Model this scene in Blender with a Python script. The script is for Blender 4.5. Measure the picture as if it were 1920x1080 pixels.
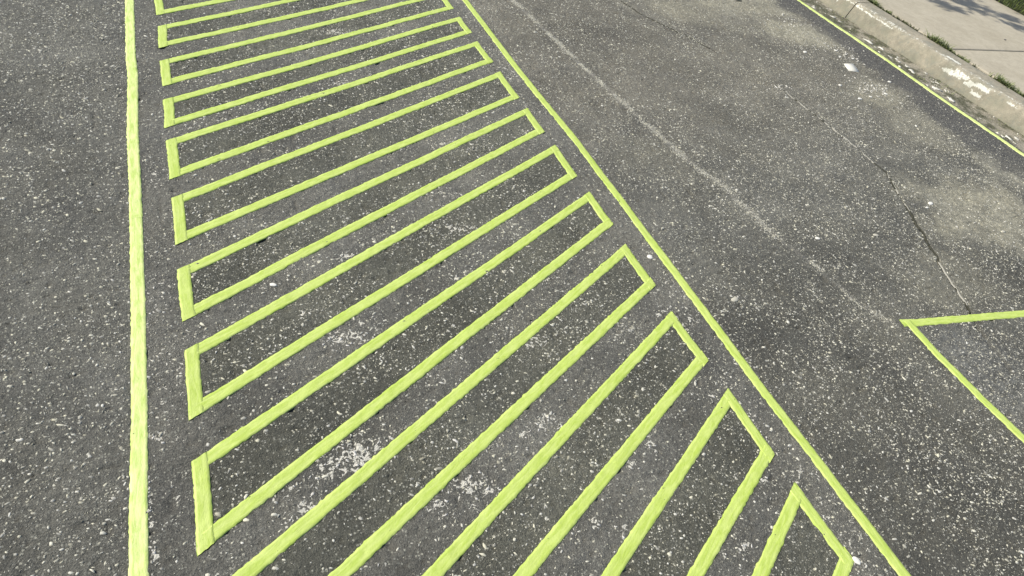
import bpy, math, random
import numpy as np
from mathutils import Matrix, Vector

# ------------------------------------------------------------------ camera, world, sun, exposure
scene = bpy.context.scene
for o in list(bpy.data.objects):
    bpy.data.objects.remove(o, do_unlink=True)
C = scene.collection
R = math.radians

# the road runs along +Y, the kerb lies to the right (+X), Z is up; metres
cam_d = bpy.data.cameras.new('camera')
cam = bpy.data.objects.new('camera', cam_d)
C.objects.link(cam)
cam_d.sensor_width = 36.0
cam_d.lens = 36.0 * 1250.0 / 1920.0
cam_d.clip_start = 0.05
cam_d.clip_end = 500.0
VX = (0.90414814, -0.12344389, 0.40899603)
VY = (-0.37214125, -0.69776485, 0.61207443)
VN = (0.20982621, -0.70561025, -0.67682135)
right = Vector((VX[0], VY[0], VN[0])); down = Vector((VX[1], VY[1], VN[1])); fwd = Vector((VX[2], VY[2], VN[2]))
m = Matrix((( right.x, -down.x, -fwd.x, 0.0), (right.y, -down.y, -fwd.y, 0.0), (right.z, -down.z, -fwd.z, 1.6), (0, 0, 0, 1)))
cam.matrix_world = m
scene.camera = cam

SUN_DIR = Vector((-0.80, 0.42, 0.0)).normalized()      # towards the sun, on the ground
SUN_EL = R(46)
world = bpy.data.worlds.new('World'); scene.world = world
world.use_nodes = True
wn = world.node_tree
wn.nodes.clear()
wo = wn.nodes.new('ShaderNodeOutputWorld'); bg = wn.nodes.new('ShaderNodeBackground')
sky = wn.nodes.new('ShaderNodeTexSky'); sky.sky_type = 'NISHITA'; sky.sun_disc = False
sky.sun_elevation = SUN_EL
sky.sun_rotation = math.atan2(SUN_DIR.x, SUN_DIR.y)
sky.dust_density = 1.5
bg.inputs['Strength'].default_value = 0.10
wn.links.new(sky.outputs[0], bg.inputs['Color']); wn.links.new(bg.outputs[0], wo.inputs['Surface'])
sun_d = bpy.data.lights.new('sun', 'SUN'); sun_d.energy = 3.4; sun_d.angle = R(0.53); sun_d.color = (1.0, 0.955, 0.86)
sun = bpy.data.objects.new('sun', sun_d); C.objects.link(sun)
to_sun = Vector((SUN_DIR.x * math.cos(SUN_EL), SUN_DIR.y * math.cos(SUN_EL), math.sin(SUN_EL)))
sun.rotation_euler = to_sun.to_track_quat('Z', 'Y').to_euler()
sun.location = (0, 0, 12)
scene.view_settings.view_transform = 'Standard'
scene.view_settings.look = 'None'
scene.view_settings.gamma = 1.0
scene.view_settings.use_curve_mapping = False
scene.view_settings.exposure = 0.65

# ------------------------------------------------------------------ helpers
rng = np.random.default_rng(11)
rnd = random.Random(5)
TAB = np.random.default_rng(3).random((512, 512))

def vnoise(x, y, cell, seed=0):
    """smooth value noise, 0..1"""
    u = np.asarray(x, float) / cell + 137.31 + seed * 17.7
    v = np.asarray(y, float) / cell + 71.93 + seed * 29.1
    iu = np.floor(u).astype(int); iv = np.floor(v).astype(int)
    fu = u - iu; fv = v - iv
    fu = fu * fu * (3 - 2 * fu); fv = fv * fv * (3 - 2 * fv)
    a = TAB[iu & 511, iv & 511]; b = TAB[(iu + 1) & 511, iv & 511]
    c = TAB[iu & 511, (iv + 1) & 511]; d = TAB[(iu + 1) & 511, (iv + 1) & 511]
    return (a * (1 - fu) + b * fu) * (1 - fv) + (c * (1 - fu) + d * fu) * fv

def sstep(a, b, x):
    t = np.clip((np.asarray(x, float) - a) / (b - a), 0, 1)
    return t * t * (3 - 2 * t)

def seg_dist(x, y, pts):
    """distance to a polyline and the share of its length at the nearest point"""
    x = np.asarray(x, float); y = np.asarray(y, float)
    best = np.full(x.shape, 1e9); par = np.zeros(x.shape)
    L = [0.0]
    for (ax, ay), (bx, by) in zip(pts[:-1], pts[1:]):
        L.append(L[-1] + math.hypot(bx - ax, by - ay))
    for i, ((ax, ay), (bx, by)) in enumerate(zip(pts[:-1], pts[1:])):
        dx, dy = bx - ax, by - ay; l2 = dx * dx + dy * dy
        t = np.clip(((x - ax) * dx + (y - ay) * dy) / l2, 0, 1)
        d = np.hypot(x - ax - t * dx, y - ay - t * dy)
        k = d < best
        best = np.where(k, d, best)
        par = np.where(k, (L[i] + t * (L[i + 1] - L[i])) / L[-1], par)
    return best, par

def wobble(pts, step, amp, seed):
    """resample a polyline and let it wander sideways"""
    out = []
    for (ax, ay), (bx, by) in zip(pts[:-1], pts[1:]):
        n = max(1, int(math.hypot(bx - ax, by - ay) / step))
        for k in range(n):
            t = k / n
            px, py = ax + (bx - ax) * t, ay + (by - ay) * t
            out.append((px + amp * (float(vnoise(px, py, 0.035, seed)) - .5) * 2, py + amp * (float(vnoise(px, py, 0.05, seed + 1)) - .5) * 2))
    out.append(pts[-1])
    return out

def tag(o, label=None, cat=None, group=None, kind=None):
    if label: o['label'] = label
    if cat: o['category'] = cat
    if group: o['group'] = group
    if kind: o['kind'] = kind
    return o

def empty(name, loc=(0, 0, 0)):
    o = bpy.data.objects.new(name, None); o.location = loc; o.empty_display_size = .1
    C.objects.link(o); return o

def link_mesh(name, me, mat, parent=None, loc=None):
    me.materials.append(mat)
    o = bpy.data.objects.new(name, me); C.objects.link(o)
    if parent: o.parent = parent
    if loc is not None: o.location = loc
    return o

def np_mesh(name, V, F, smooth=False):
    """V (n,3); F (m,k) faces all of k corners"""
    me = bpy.data.meshes.new(name)
    V = np.asarray(V, np.float32); F = np.asarray(F, np.int32)
    k = F.shape[1]
    me.vertices.add(len(V)); me.vertices.foreach_set('co', V.ravel())
    me.loops.add(F.size); me.loops.foreach_set('vertex_index', F.ravel())
    me.polygons.add(len(F)); me.polygons.foreach_set('loop_start', np.arange(0, F.size, k, dtype=np.int32))
    if smooth:
        me.polygons.foreach_set('use_smooth', np.ones(len(F), bool))
    me.update(calc_edges=True)
    return me

def add_col(me, name, col):
    a = me.color_attributes.new(name, 'FLOAT_COLOR', 'POINT')
    c = np.ones((len(col), 4), np.float32); c[:, :3] = col
    a.data.foreach_set('color', c.ravel())

# ------------------------------------------------------------------ materials
def new_mat(name):
    mt = bpy.data.materials.new(name); mt.use_nodes = True
    nt = mt.node_tree; b = nt.nodes['Principled BSDF']
    return mt, nt, b

def N(nt, t, **kw):
    n = nt.nodes.new(t)
    for k, v in kw.items(): setattr(n, k, v)
    return n

def noise_node(nt, vec, scale, detail=3, rough=.55, dist=0):
    n = N(nt, 'ShaderNodeTexNoise'); n.inputs['Scale'].default_value = scale
    n.inputs['Detail'].default_value = detail; n.inputs['Roughness'].default_value = rough
    n.inputs['Distortion'].default_value = dist
    nt.links.new(vec, n.inputs['Vector']); return n

def ramp(nt, fac, stops):
    r = N(nt, 'ShaderNodeValToRGB'); e = r.color_ramp.elements
    while len(e) > 1: e.remove(e[-1])
    e[0].position = stops[0][0]; e[0].color = (*stops[0][1], 1)
    for p, c in stops[1:]:
        q = e.new(p); q.color = (*c, 1)
    nt.links.new(fac, r.inputs[0]); return r

def mix(nt, kind, fac, a, b):
    n = N(nt, 'ShaderNodeMix', data_type='RGBA', blend_type=kind)
    for s, v in ((n.inputs[0], fac), (n.inputs[6], a), (n.inputs[7], b)):
        if isinstance(v, (int, float)): s.default_value = v
        elif isinstance(v, tuple): s.default_value = (*v, 1)
        else: nt.links.new(v, s)
    return n.outputs[2]

def g3(v): return (v, v, v)

def mat_asphalt():
    mt, nt, b = new_mat('asphalt')
    tc = N(nt, 'ShaderNodeTexCoord').outputs['Object']
    at = N(nt, 'ShaderNodeVertexColor', layer_name='tint').outputs[0]
    fine = noise_node(nt, tc, 230, 4, .7)
    mid = noise_node(nt, tc, 60, 3, .6)
    big = noise_node(nt, tc, 3.5, 4, .6)
    c = mix(nt, 'MULTIPLY', 1.0, at, ramp(nt, fine.outputs[0], [(.25, g3(.52)), (.5, g3(.92)), (.72, g3(1.75))]).outputs[0])
    c = mix(nt, 'MULTIPLY', 1.0, c, ramp(nt, mid.outputs[0], [(.3, g3(.8)), (.7, g3(1.2))]).outputs[0])
    c = mix(nt, 'MULTIPLY', 1.0, c, ramp(nt, big.outputs[0], [(.3, (.93, .93, .95)), (.7, (1.08, 1.06, 1.02))]).outputs[0])
    # small dull grains in the binder
    vo = N(nt, 'ShaderNodeTexVoronoi'); vo.inputs['Scale'].default_value = 135; nt.links.new(tc, vo.inputs['Vector'])
    sel = N(nt, 'ShaderNodeSeparateColor'); nt.links.new(vo.outputs['Color'], sel.inputs[0])
    k = N(nt, 'ShaderNodeMath', operation='GREATER_THAN'); nt.links.new(sel.outputs[0], k.inputs[0]); k.inputs[1].default_value = .74
    k2 = N(nt, 'ShaderNodeMath', operation='LESS_THAN'); nt.links.new(vo.outputs['Distance'], k2.inputs[0]); k2.inputs[1].default_value = .38
    k3 = N(nt, 'ShaderNodeMath', operation='MULTIPLY'); nt.links.new(k.outputs[0], k3.inputs[0]); nt.links.new(k2.outputs[0], k3.inputs[1])
    grain = mix(nt, 'MIX', sel.outputs[1], (.18, .178, .15), (.36, .35, .28))
    c = mix(nt, 'MIX', k3.outputs[0], c, grain)
    # what is left of an old white coat
    pa = N(nt, 'ShaderNodeVertexColor', layer_name='coat').outputs[0]
    ps_ = N(nt, 'ShaderNodeSeparateColor'); nt.links.new(pa, ps_.inputs[0])
    w1 = noise_node(nt, tc, 66, 3, .5, 1.0)
    dd = N(nt, 'ShaderNodeMath', operation='ADD'); nt.links.new(ps_.outputs[0], dd.inputs[0]); nt.links.new(w1.outputs[0], dd.inputs[1])
    pm = ramp(nt, dd.outputs[0], [(.96, g3(0)), (.975, g3(1))])
    c = mix(nt, 'MIX', pm.outputs[0], c, (.66, .63, .53))
    nt.links.new(c, b.inputs['Base Color'])
    b.inputs['Roughness'].default_value = .85
    b.inputs['Specular IOR Level'].default_value = .35
    add = N(nt, 'ShaderNodeMath', operation='ADD'); nt.links.new(fine.outputs[0], add.inputs[0]); nt.links.new(mid.outputs[0], add.inputs[1])
    bp = N(nt, 'ShaderNodeBump'); bp.inputs['Strength'].default_value = 1.0; bp.inputs['Distance'].default_value = .009
    nt.links.new(add.outputs[0], bp.inputs['Height']); nt.links.new(bp.outputs[0], b.inputs['Normal'])
    return mt

def mat_attr(name, layer, rough=.8, bump=0., scale=400, var=.12):
    mt, nt, b = new_mat(name)
    tc = N(nt, 'ShaderNodeTexCoord').outputs['Object']
    at = N(nt, 'ShaderNodeVertexColor', layer_name=layer).outputs[0]
    n = noise_node(nt, tc, scale, 3)
    c = mix(nt, 'MULTIPLY', 1.0, at, ramp(nt, n.outputs[0], [(.3, g3(1 - var)), (.7, g3(1 + var))]).outputs[0])
    nt.links.new(c, b.inputs['Base Color']); b.inputs['Roughness'].default_value = rough
    b.inputs['Specular IOR Level'].default_value = .3
    if bump:
        bp = N(nt, 'ShaderNodeBump'); bp.inputs['Strength'].default_value = bump; bp.inputs['Distance'].default_value = .001
        nt.links.new(n.outputs[0], bp.inputs['Height']); nt.links.new(bp.outputs[0], b.inputs['Normal'])
    return mt

def mat_tape(name, a, bcol):
    mt, nt, b = new_mat(name)
    uv = N(nt, 'ShaderNodeUVMap', uv_map='tape').outputs[0]
    mp = N(nt, 'ShaderNodeMapping'); mp.inputs['Scale'].default_value = (16, 95, 1); nt.links.new(uv, mp.inputs[0])
    mp2 = N(nt, 'ShaderNodeMapping'); mp2.inputs['Scale'].default_value = (60, 110, 1); nt.links.new(uv, mp2.inputs[0])
    st = noise_node(nt, mp.outputs[0], 1.0, 3, .55, .8)
    fn = noise_node(nt, mp2.outputs[0], 2.2, 3, .6, .3)
    c = ramp(nt, st.outputs[0], [(.34, a), (.62, bcol)]).outputs[0]
    c = mix(nt, 'MULTIPLY', 1.0, c, ramp(nt, fn.outputs[0], [(.3, g3(.93)), (.7, g3(1.05))]).outputs[0])
    nt.links.new(c, b.inputs['Base Color'])
    b.inputs['Roughness'].default_value = .55
    b.inputs['Specular IOR Level'].default_value = .35
    add = N(nt, 'ShaderNodeMath', operation='ADD'); nt.links.new(st.outputs[0], add.inputs[0]); nt.links.new(fn.outputs[0], add.inputs[1])
    bp = N(nt, 'ShaderNodeBump'); bp.inputs['Strength'].default_value = .5; bp.inputs['Distance'].default_value = .0015
    nt.links.new(add.outputs[0], bp.inputs['Height']); nt.links.new(bp.outputs[0], b.inputs['Normal'])
    return mt

def mat_concrete(name, ca, cb, painted=False):
    mt, nt, b = new_mat(name)
    tc = N(nt, 'ShaderNodeTexCoord').outputs['Object']
    big = noise_node(nt, tc, 5, 5, .6, .3); fine = noise_node(nt, tc, 160, 3, .6); mid = noise_node(nt, tc, 28, 4, .65)
    c = ramp(nt, big.outputs[0], [(.3, ca), (.68, cb)]).outputs[0]
    c = mix(nt, 'MULTIPLY', 1.0, c, ramp(nt, mid.outputs[0], [(.3, g3(.74 if painted else .9)), (.7, g3(1.16 if painted else 1.08))]).outputs[0])
    c = mix(nt, 'MULTIPLY', 1.0, c, ramp(nt, fine.outputs[0], [(.3, g3(.86)), (.7, g3(1.1))]).outputs[0])
    if painted:
        st2 = noise_node(nt, tc, 14, 5, .7, .8)
        c = mix(nt, 'MIX', ramp(nt, st2.outputs[0], [(.5, g3(0)), (.64, g3(.6))]).outputs[0], c, (.20, .20, .165))
    if painted:
        at = N(nt, 'ShaderNodeVertexColor', layer_name='wear').outputs[0]
        sp = N(nt, 'ShaderNodeSeparateColor'); nt.links.new(at, sp.inputs[0])
        # worn white paint where the red channel beats a noise
        s1 = noise_node(nt, tc, 38, 5, .75, 1.0)
        s1b = ramp(nt, s1.outputs[0], [(.25, g3(0)), (.75, g3(1))])
        d = N(nt, 'ShaderNodeMath', operation='SUBTRACT'); nt.links.new(sp.outputs[0], d.inputs[0]); nt.links.new(s1b.outputs[0], d.inputs[1])
        r1 = ramp(nt, d.outputs[0], [(-.02 + .02, g3(0)), (.10, g3(1))])
        c = mix(nt, 'MIX', r1.outputs[0], c, (.62, .61, .53))
        # grey green grime where the green channel is high
        d2 = N(nt, 'ShaderNodeMath', operation='MULTIPLY'); nt.links.new(sp.outputs[1], d2.inputs[0]); nt.links.new(mid.outputs[0], d2.inputs[1])
        c = mix(nt, 'MIX', d2.outputs[0], c, (.17, .175, .125))
    nt.links.new(c, b.inputs['Base Color']); b.inputs['Roughness'].default_value = .88
    b.inputs['Specular IOR Level'].default_value = .25
    bp = N(nt, 'ShaderNodeBump'); bp.inputs['Strength'].default_value = .7; bp.inputs['Distance'].default_value = .004 if painted else .0015
    nt.links.new(fine.outputs[0], bp.inputs['Height']); nt.links.new(bp.outputs[0], b.inputs['Normal'])
    return mt

def mat_plain(name, ca, cb, scale=30, rough=.8, bump=.3, trans=False):
    mt, nt, b = new_mat(name)
    tc = N(nt, 'ShaderNodeTexCoord').outputs['Object']
    n = noise_node(nt, tc, scale, 4, .6)
    nt.links.new(ramp(nt, n.outputs[0], [(.3, ca), (.7, cb)]).outputs[0], b.inputs['Base Color'])
    b.inputs['Roughness'].default_value = rough
    b.inputs['Specular IOR Level'].default_value = .3
    bp = N(nt, 'ShaderNodeBump'); bp.inputs['Strength'].default_value = bump; bp.inputs['Distance'].default_value = .004
    nt.links.new(n.outputs[0], bp.inputs['Height']); nt.links.new(bp.outputs[0], b.inputs['Normal'])
    return mt

M_asph = mat_asphalt()
M_stone = mat_attr('aggregate', 'stone', .75, .4)
M_flake = mat_attr('old_paint', 'stone', .7, .5, 250, .08)
M_tape = mat_tape('green_tape', (.370, .475, .080), (.47, .555, .150))
M_tape_pale = mat_tape('pale_green_tape', (.42, .535, .125), (.62, .67, .27))
M_kerb = mat_concrete('kerb_concrete', (.235, .220, .165), (.35, .308, .232), True)
M_slab = mat_concrete('slab_concrete', (.335, .298, .222), (.395, .355, .272))
M_dirt = mat_plain('joint_dirt', (.022, .022, .014), (.055, .052, .034), 60)
M_soil = mat_plain('lawn_soil', (.035, .04, .02), (.07, .07, .035), 20)
M_grass = mat_attr('grass_blade', 'stone', .6, 0, 50, .1)
M_bark = mat_plain('bark', (.08, .06, .045), (.17, .14, .11), 25, .9, .8)

# ------------------------------------------------------------------ measured layout on the road surface
KERB_X = 5.10
LEFT_LINE = [(-0.183, 5.2)] + [(-0.1829, 3.6623), (-0.1905, 3.0893), (-0.1837, 2.9282), (-0.1939, 2.4934), (-0.1944, 1.9551), (-0.1993, 1.6077), (-0.2060, 1.2678), (-0.2162, 0.8556), (-0.2188, 0.7554)] + [(-0.225, -0.1)]
RIGHT_LINE = [(1.66, 5.2)] + [(1.6492, 3.8874), (1.6476, 2.9928), (1.6691, 2.3062), (1.6632, 1.5738), (1.6568, 0.8306), (1.6598, 0.5734), (1.6575, 0.1701)] + [(1.64, -0.6)]
KERB_LINE = [(4.82, 6.2)] + [(4.8259, 4.2777), (4.8251, 3.0191), (4.8035, 1.9791)] + [(4.83, 0.6)]
W = 0.0385
# outer corners of the taped bars: left top, left bottom, right top, right bottom
BARS = {
 'C': ((-0.0772, 3.0551), (-0.0768, 2.8365), (1.5290, 3.9797), (1.5276, 3.7469)),
 'D': ((-0.0799, 2.7263), (-0.0859, 2.5177), (1.5282, 3.6400), (1.5328, 3.4366)),
 'E': ((-0.0844, 2.4330), (-0.0844, 2.1887), (1.5275, 3.3328), (1.5334, 3.0947)),
 'F': ((-0.0833, 2.0800), (-0.0856, 1.8347), (1.5334, 2.9908), (1.5350, 2.7256)),
 'G': ((-0.0870, 1.7164), (-0.0867, 1.4917), (1.5387, 2.6291), (1.5369, 2.4137)),
 'H': ((-0.0883, 1.3799), (-0.0926, 1.1381), (1.5431, 2.3030), (1.5391, 2.0578)),
 'I': ((-0.0970, 1.0126), (-0.1019, 0.7641), (1.5442, 1.9442), (1.5449, 1.7207)),
}
PITCH = 0.3415
RIGHT_ONLY = {'J': ((1.5361, 1.6008), (1.5381, 1.3605)), 'K': ((1.5265, 1.2267), (1.5340, 0.9883)), 'L': ((1.5327, 0.8665), (1.5278, 0.6064)), 'M': ((1.5277, 0.5077), (1.5342, 0.2520))}
LOWER_X = {'J': ((-0.0360, 0.6984), (0.1977, 0.6255)), 'K': ((0.3710, 0.5714), (0.5989, 0.5003)), 'L': ((0.7967, 0.4386), (1.0267, 0.3669)), 'M': ((1.1998, 0.3129), None)}
iL = BARS['I']
for i, k in enumerate('JKLM', 1):
    rt, rb = RIGHT_ONLY[k]
    # lean of this bar: measured where its edges leave the picture
    (qx, qy), (px, py) = LOWER_X[k][0], rt
    s = (py - qy) / (px - qx)
    xl = -0.09
    BARS[k] = ((xl, py + s * (xl - px)), (xl - .006, py + s * (xl - px) - .222), rt, rb)
cL = BARS['C']
for i, k in enumerate('BA', 1):
    lt, lb = {'B': ((-0.0714, 3.3928), (-0.0783, 3.1774)), 'A': ((-0.078, 3.72), (-0.0734, 3.5074))}[k]
    BARS[k] = (lt, lb, (cL[2][0] - .006, cL[2][1] + PITCH * i), (cL[3][0] - .004, cL[3][1] + PITCH * i))
ORDER = 'ABCDEFGHIJKLM'
CRACK = wobble([(3.3946, 2.8556), (3.4077, 2.6320), (3.4325, 2.3637), (3.4349, 2.1164), (3.4318, 1.9025), (3.3077, 1.6892), (3.2117, 1.4857), (3.0879, 1.2500), (2.9942, 1.0477), (2.9094, 0.8932), (2.8555, 0.7695), (2.8177, 0.6378)], .011, .008, 4)
CRACK2 = wobble([(2.8718, 4.0815), (2.9308, 3.8313), (3.0234, 3.6526), (3.1387, 3.4503), (3.2145, 3.2678)], .02, .006, 9)
OLD_SEAM = wobble([(1.9857, 3.9687), (2.0320, 3.5928), (2.0887, 3.0312), (2.1463, 2.5663), (2.2106, 2.1329), (2.2779, 1.8999), (2.2993, 1.5521), (2.3639, 1.3312), (2.3979, 1.0996), (2.4797, 0.9637)], .03, .008, 14)
ST_TAPE = []          # centre lines of every strip, for keeping stones clear of them

def crack_open(par):
    return sstep(.33, .45, par)

def H(x, y, fine=True):
    x = np.asarray(x, float); y = np.asarray(y, float)
    h = .006 * (vnoise(x, y, .7, 1) - .5) + .0022 * (vnoise(x, y, .12, 2) - .5) + .0012 * (vnoise(x, y, .045, 3) - .5)
    if fine:
        a = vnoise(x, y, .018, 4)
        h = h + .0022 * (a - .5) + .0012 * (vnoise(x, y, .0085, 5) - .5)
        pit = vnoise(x, y, .022, 6)
        h = h - .006 * sstep(.84, .95, pit)
        h = h + .0042 * (vnoise(x * .6 - y * .2, y * 1.7 + x * .4, .016, 13) - .5)
        near = (x > 2.6) & (x < 4.3) & (y > .4) & (y < 3.2)
        if near.any():
            d, p = seg_dist(x[near], y[near], CRACK)
            w = .004 + .007 * vnoise(x[near], y[near], .05, 8)
            hh = h[near]
            hh = hh - .013 * crack_open(p) * (1 - sstep(w * .5, w * 1.2, d)) * (.4 + .9 * vnoise(x[near], y[near], .06, 12))
            h[near] = hh
    return h

# ------------------------------------------------------------------ road
def spaced(a, b, s): return list(np.arange(a, b, s))
xs = [-60, -30, -12, -6, -3.5, -2.4, -1.8, -1.4] + spaced(-1.1, 4.1, .0072) + spaced(4.1, KERB_X + .03, .013) + [KERB_X + .05]
ys = [-60, -25, -10, -5, -3, -2, -1.2, -.8] + spaced(-.4, 1.7, .0064) + spaced(1.7, 3.1, .0088) + spaced(3.1, 5.1, .013) + [5.3, 5.7, 6.5, 8, 11, 16, 28, 60, 140]
xs = np.array(xs); ys = np.array(ys)
GX, GY = np.meshgrid(xs, ys, indexing='ij')
gx, gy = GX.ravel(), GY.ravel()
z = H(gx, gy)
z[(gx < -1.2) | (gy > 5.2) | (gy < -.6)] *= .3
nx, ny = len(xs), len(ys)
idx = np.arange(nx * ny).reshape(nx, ny)
F = np.stack([idx[:-1, :-1].ravel(), idx[1:, :-1].ravel(), idx[1:, 1:].ravel(), idx[:-1, 1:].ravel()], 1)

def in_bar(x, y):
    """1 inside a taped bar"""
    out = np.zeros(np.shape(x))
    for k in ORDER:
        lt, lb, rt, rb = BARS[k]
        t = (x - lt[0]) / (rt[0] - lt[0])
        top = lt[1] + (rt[1] - lt[1]) * t; bot = lb[1] + (rb[1] - lb[1]) * t
        out = np.maximum(out, ((t > 0) & (t < 1) & (y < top) & (y > bot)).astype(float))
    return out

def in_field(x):
    return sstep(-.20, -.15, x) * (1 - sstep(1.63, 1.68, x))

def blob(x, y, cx, cy, rx, ry, ang=0):
    c, s = math.cos(ang), math.sin(ang)
    u = ((x - cx) * c + (y - cy) * s) / rx; v = (-(x - cx) * s + (y - cy) * c) / ry
    return 1 - sstep(.35, 1.15, np.hypot(u, v) + .55 * (vnoise(x, y, .16, 21) - .5) + .3 * (vnoise(x, y, .05, 22) - .5))

DUSTY = [(*(3.8058, 1.5174), .55, .35, 0.0, 1.0), (*(4.2032, 2.7518), .38, .22, .2, .55), (*(4.2991, 3.6508), .45, .30, -.6, .95), (*(4.1061, 4.0920), .7, .35, 0, .7),
         (*(3.4111, 3.9237), .5, .3, 0, .5), (*(4.2116, 2.3279), .35, .25, .3, .5), (*(4.4570, 1.7934), .25, .25, 0, .9), (*(2.0560, 2.1449), .3, .2, 0, .25), (*(2.9806, 1.1598), .3, .2, 0, .3)]

def dusty(x, y):
    d = np.zeros(np.shape(x))
    for cx, cy, rx, ry, a, k in DUSTY:
        d = np.maximum(d, min(1, 1.15 * k) * blob(x, y, cx, cy, rx, ry, a))
    return d

def gutter(x, y):
    e = 4.80 - .30 - .16 * (vnoise(x, y, .35, 31) - .5) - .12 * (vnoise(x, y, .09, 32) - .5)
    return sstep(e - .09, e + .06, x) * (1 - sstep(4.84, 4.86, x))

SQ = (2.5062, 0.9702)     # corner of the taped square at the right
def in_square(x, y): return sstep(SQ[0], SQ[0] + .06, x) * (1 - sstep(SQ[1] - .07, SQ[1] - .02, y)) * (1 - sstep(3.65, 3.75, x)) * sstep(-.25, -.2, y)

# centre, spread along x and y in metres, number of chips, biggest chip radius
CLUSTERS = [((0.2940, 0.9216), .075, .035, 42, .010), ((0.2173, 0.9065), .03, .03, 14, .009), ((0.1468, 0.8118), .03, .035, 10, .009), ((0.1040, 0.7814), .02, .02, 5, .007),
 ((-0.1720, 1.1060), .012, .008, 5, .011), ((-0.1936, 0.8688), .004, .10, 16, .005), ((-0.1911, 0.7901), .007, .02, 5, .008), ((0.4437, 1.7035), .035, .02, 13, .009), ((0.6720, 2.8753), .05, .03, 10, .008),
 ((0.3600, 1.3382), .06, .022, 20, .008), ((0.4189, 1.3083), .03, .015, 9, .009), ((0.5651, 0.7658), .05, .025, 20, .008), ((0.6193, 0.7410), .02, .02, 6, .008), ((0.4629, 0.7239), .02, .015, 6, .009),
 ((0.8503, 0.8997), .05, .02, 16, .007), ((0.7760, 0.8711), .02, .01, 5, .006), ((0.8485, 0.5704), .012, .012, 4, .010), ((0.9190, 0.5326), .014, .012, 6, .009), ((1.0510, 0.6999), .012, .012, 5, .008),
 ((1.1410, 0.7448), .018, .02, 10, .008), ((0.2827, 0.6186), .01, .01, 3, .006), ((1.4496, 0.8592), .012, .006, 4, .007), ((1.5501, 0.7351), .016, .016, 8, .006), ((1.4354, 0.5442), .012, .008, 4, .007),
 ((1.2392, 0.3856), .014, .012, 6, .008), ((1.1569, 0.3813), .008, .006, 3, .010), ((1.5661, 0.5326), .015, .008, 3, .006), ((1.6165, 0.5075), .010, .008, 4, .007), ((0.8036, 1.5297), .02, .012, 5, .008), ((0.9426, 1.1987), .05, .03, 8, .005),
 ((0.0147, 1.8716), .018, .006, 5, .007), ((0.2533, 1.4541), .02, .02, 4, .008), ((0.8805, 1.7817), .06, .03, 10, .006),
 ((2.0506, 0.6445), .02, .02, 4, .005), ((1.8415, 1.2328), .015, .006, 4, .009), ((-0.1409, 1.5970), .02, .06, 8, .007), ((1.4285, 2.4328), .015, .03, 5, .007), ((0.7831, 3.3954), .10, .03, 10, .009)]
x, y = gx, gy
base = np.array([.128, .125, .105])
col = np.tile(base, (len(x), 1))
mott = .78 + .44 * vnoise(x, y, .35, 41)
mott = mott * (.82 + .36 * vnoise(x, y, .1, 42))
col *= mott[:, None]
fld = in_field(x); bar = in_bar(x, y)
gap = fld * (1 - bar)
col *= 1 + gap[:, None] * (np.array([1.12, 1.11, 1.11]) - 1)
col *= 1 + (fld * bar)[:, None] * (np.array([.86, .87, .80]) - 1)
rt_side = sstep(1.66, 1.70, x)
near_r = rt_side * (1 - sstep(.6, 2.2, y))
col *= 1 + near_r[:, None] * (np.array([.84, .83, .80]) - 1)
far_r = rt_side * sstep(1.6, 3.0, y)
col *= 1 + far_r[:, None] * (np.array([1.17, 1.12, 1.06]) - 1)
dz = dusty(x, y)
dcol = (np.array([.42, .395, .29])[None] * (.6 + .9 * vnoise(x, y, .03, 44) * vnoise(x, y, .011, 45) + .3 * vnoise(x, y, .09, 46))[:, None])
col = col * (1 - .62 * dz[:, None]) + dcol * (.62 * dz[:, None])
gt = gutter(x, y)
col = col * (1 - .8 * gt[:, None]) + np.array([.084, .082, .077]) * .8 * gt[:, None]
sq = in_square(x, y) * (.35 + .65 * blob(x, y, *(2.6580, 0.6214), .3, .35))
col = col * (1 - .55 * sq[:, None]) + np.array([.20, .20, .18]) * (.5 * sq[:, None]) * (.5 + vnoise(x, y, .014, 48))[:, None]
# dust caught between the tape and the foot of the kerb
gd = sstep(4.845, 4.87, x)
gn = vnoise(x, y, .07, 51) * .6 + vnoise(x, y, .02, 52) * .4
gn = sstep(.3, .7, gn); gc = np.array([.10, .10, .06])[None] * (1 - gn[:, None]) + np.array([.34, .31, .24])[None] * gn[:, None]
col = col * (1 - gd[:, None]) + gc * gd[:, None]
d, p = seg_dist(x, y, OLD_SEAM)
sw = .010 + .009 * vnoise(x, y, .07, 61)
sm = (1 - sstep(sw * .3, sw * 1.7, d)) * (.55 - .30 * sstep(.5, 1, p)) * sstep(.1, .5, vnoise(x, y, .03, 62) * .6 + .4 * vnoise(x, y, .012, 64) + .05)
col = col * (1 - sm[:, None]) + np.array([.29, .275, .235]) * sm[:, None]
nearc = (x > 2.6) & (x < 4.3) & (y > .4) & (y < 3.2)
d, p = seg_dist(x[nearc], y[nearc], CRACK)
pale = .5 * (1 - sstep(.003, .0095, d)) * (1 - crack_open(p)) * sstep(.2, .5, vnoise(x[nearc], y[nearc], .05, 63))
col[nearc] = col[nearc] * (1 - pale[:, None]) + np.array([.27, .255, .215]) * pale[:, None]
d, p = seg_dist(x, y, CRACK2)
dk = (1 - sstep(.004, .011, d)) * .6
col = col * (1 - dk[:, None]) + np.array([.035, .034, .028]) * dk[:, None]
z -= .004 * dk
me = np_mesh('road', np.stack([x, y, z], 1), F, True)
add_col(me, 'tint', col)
coat = np.zeros(len(x))
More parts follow.
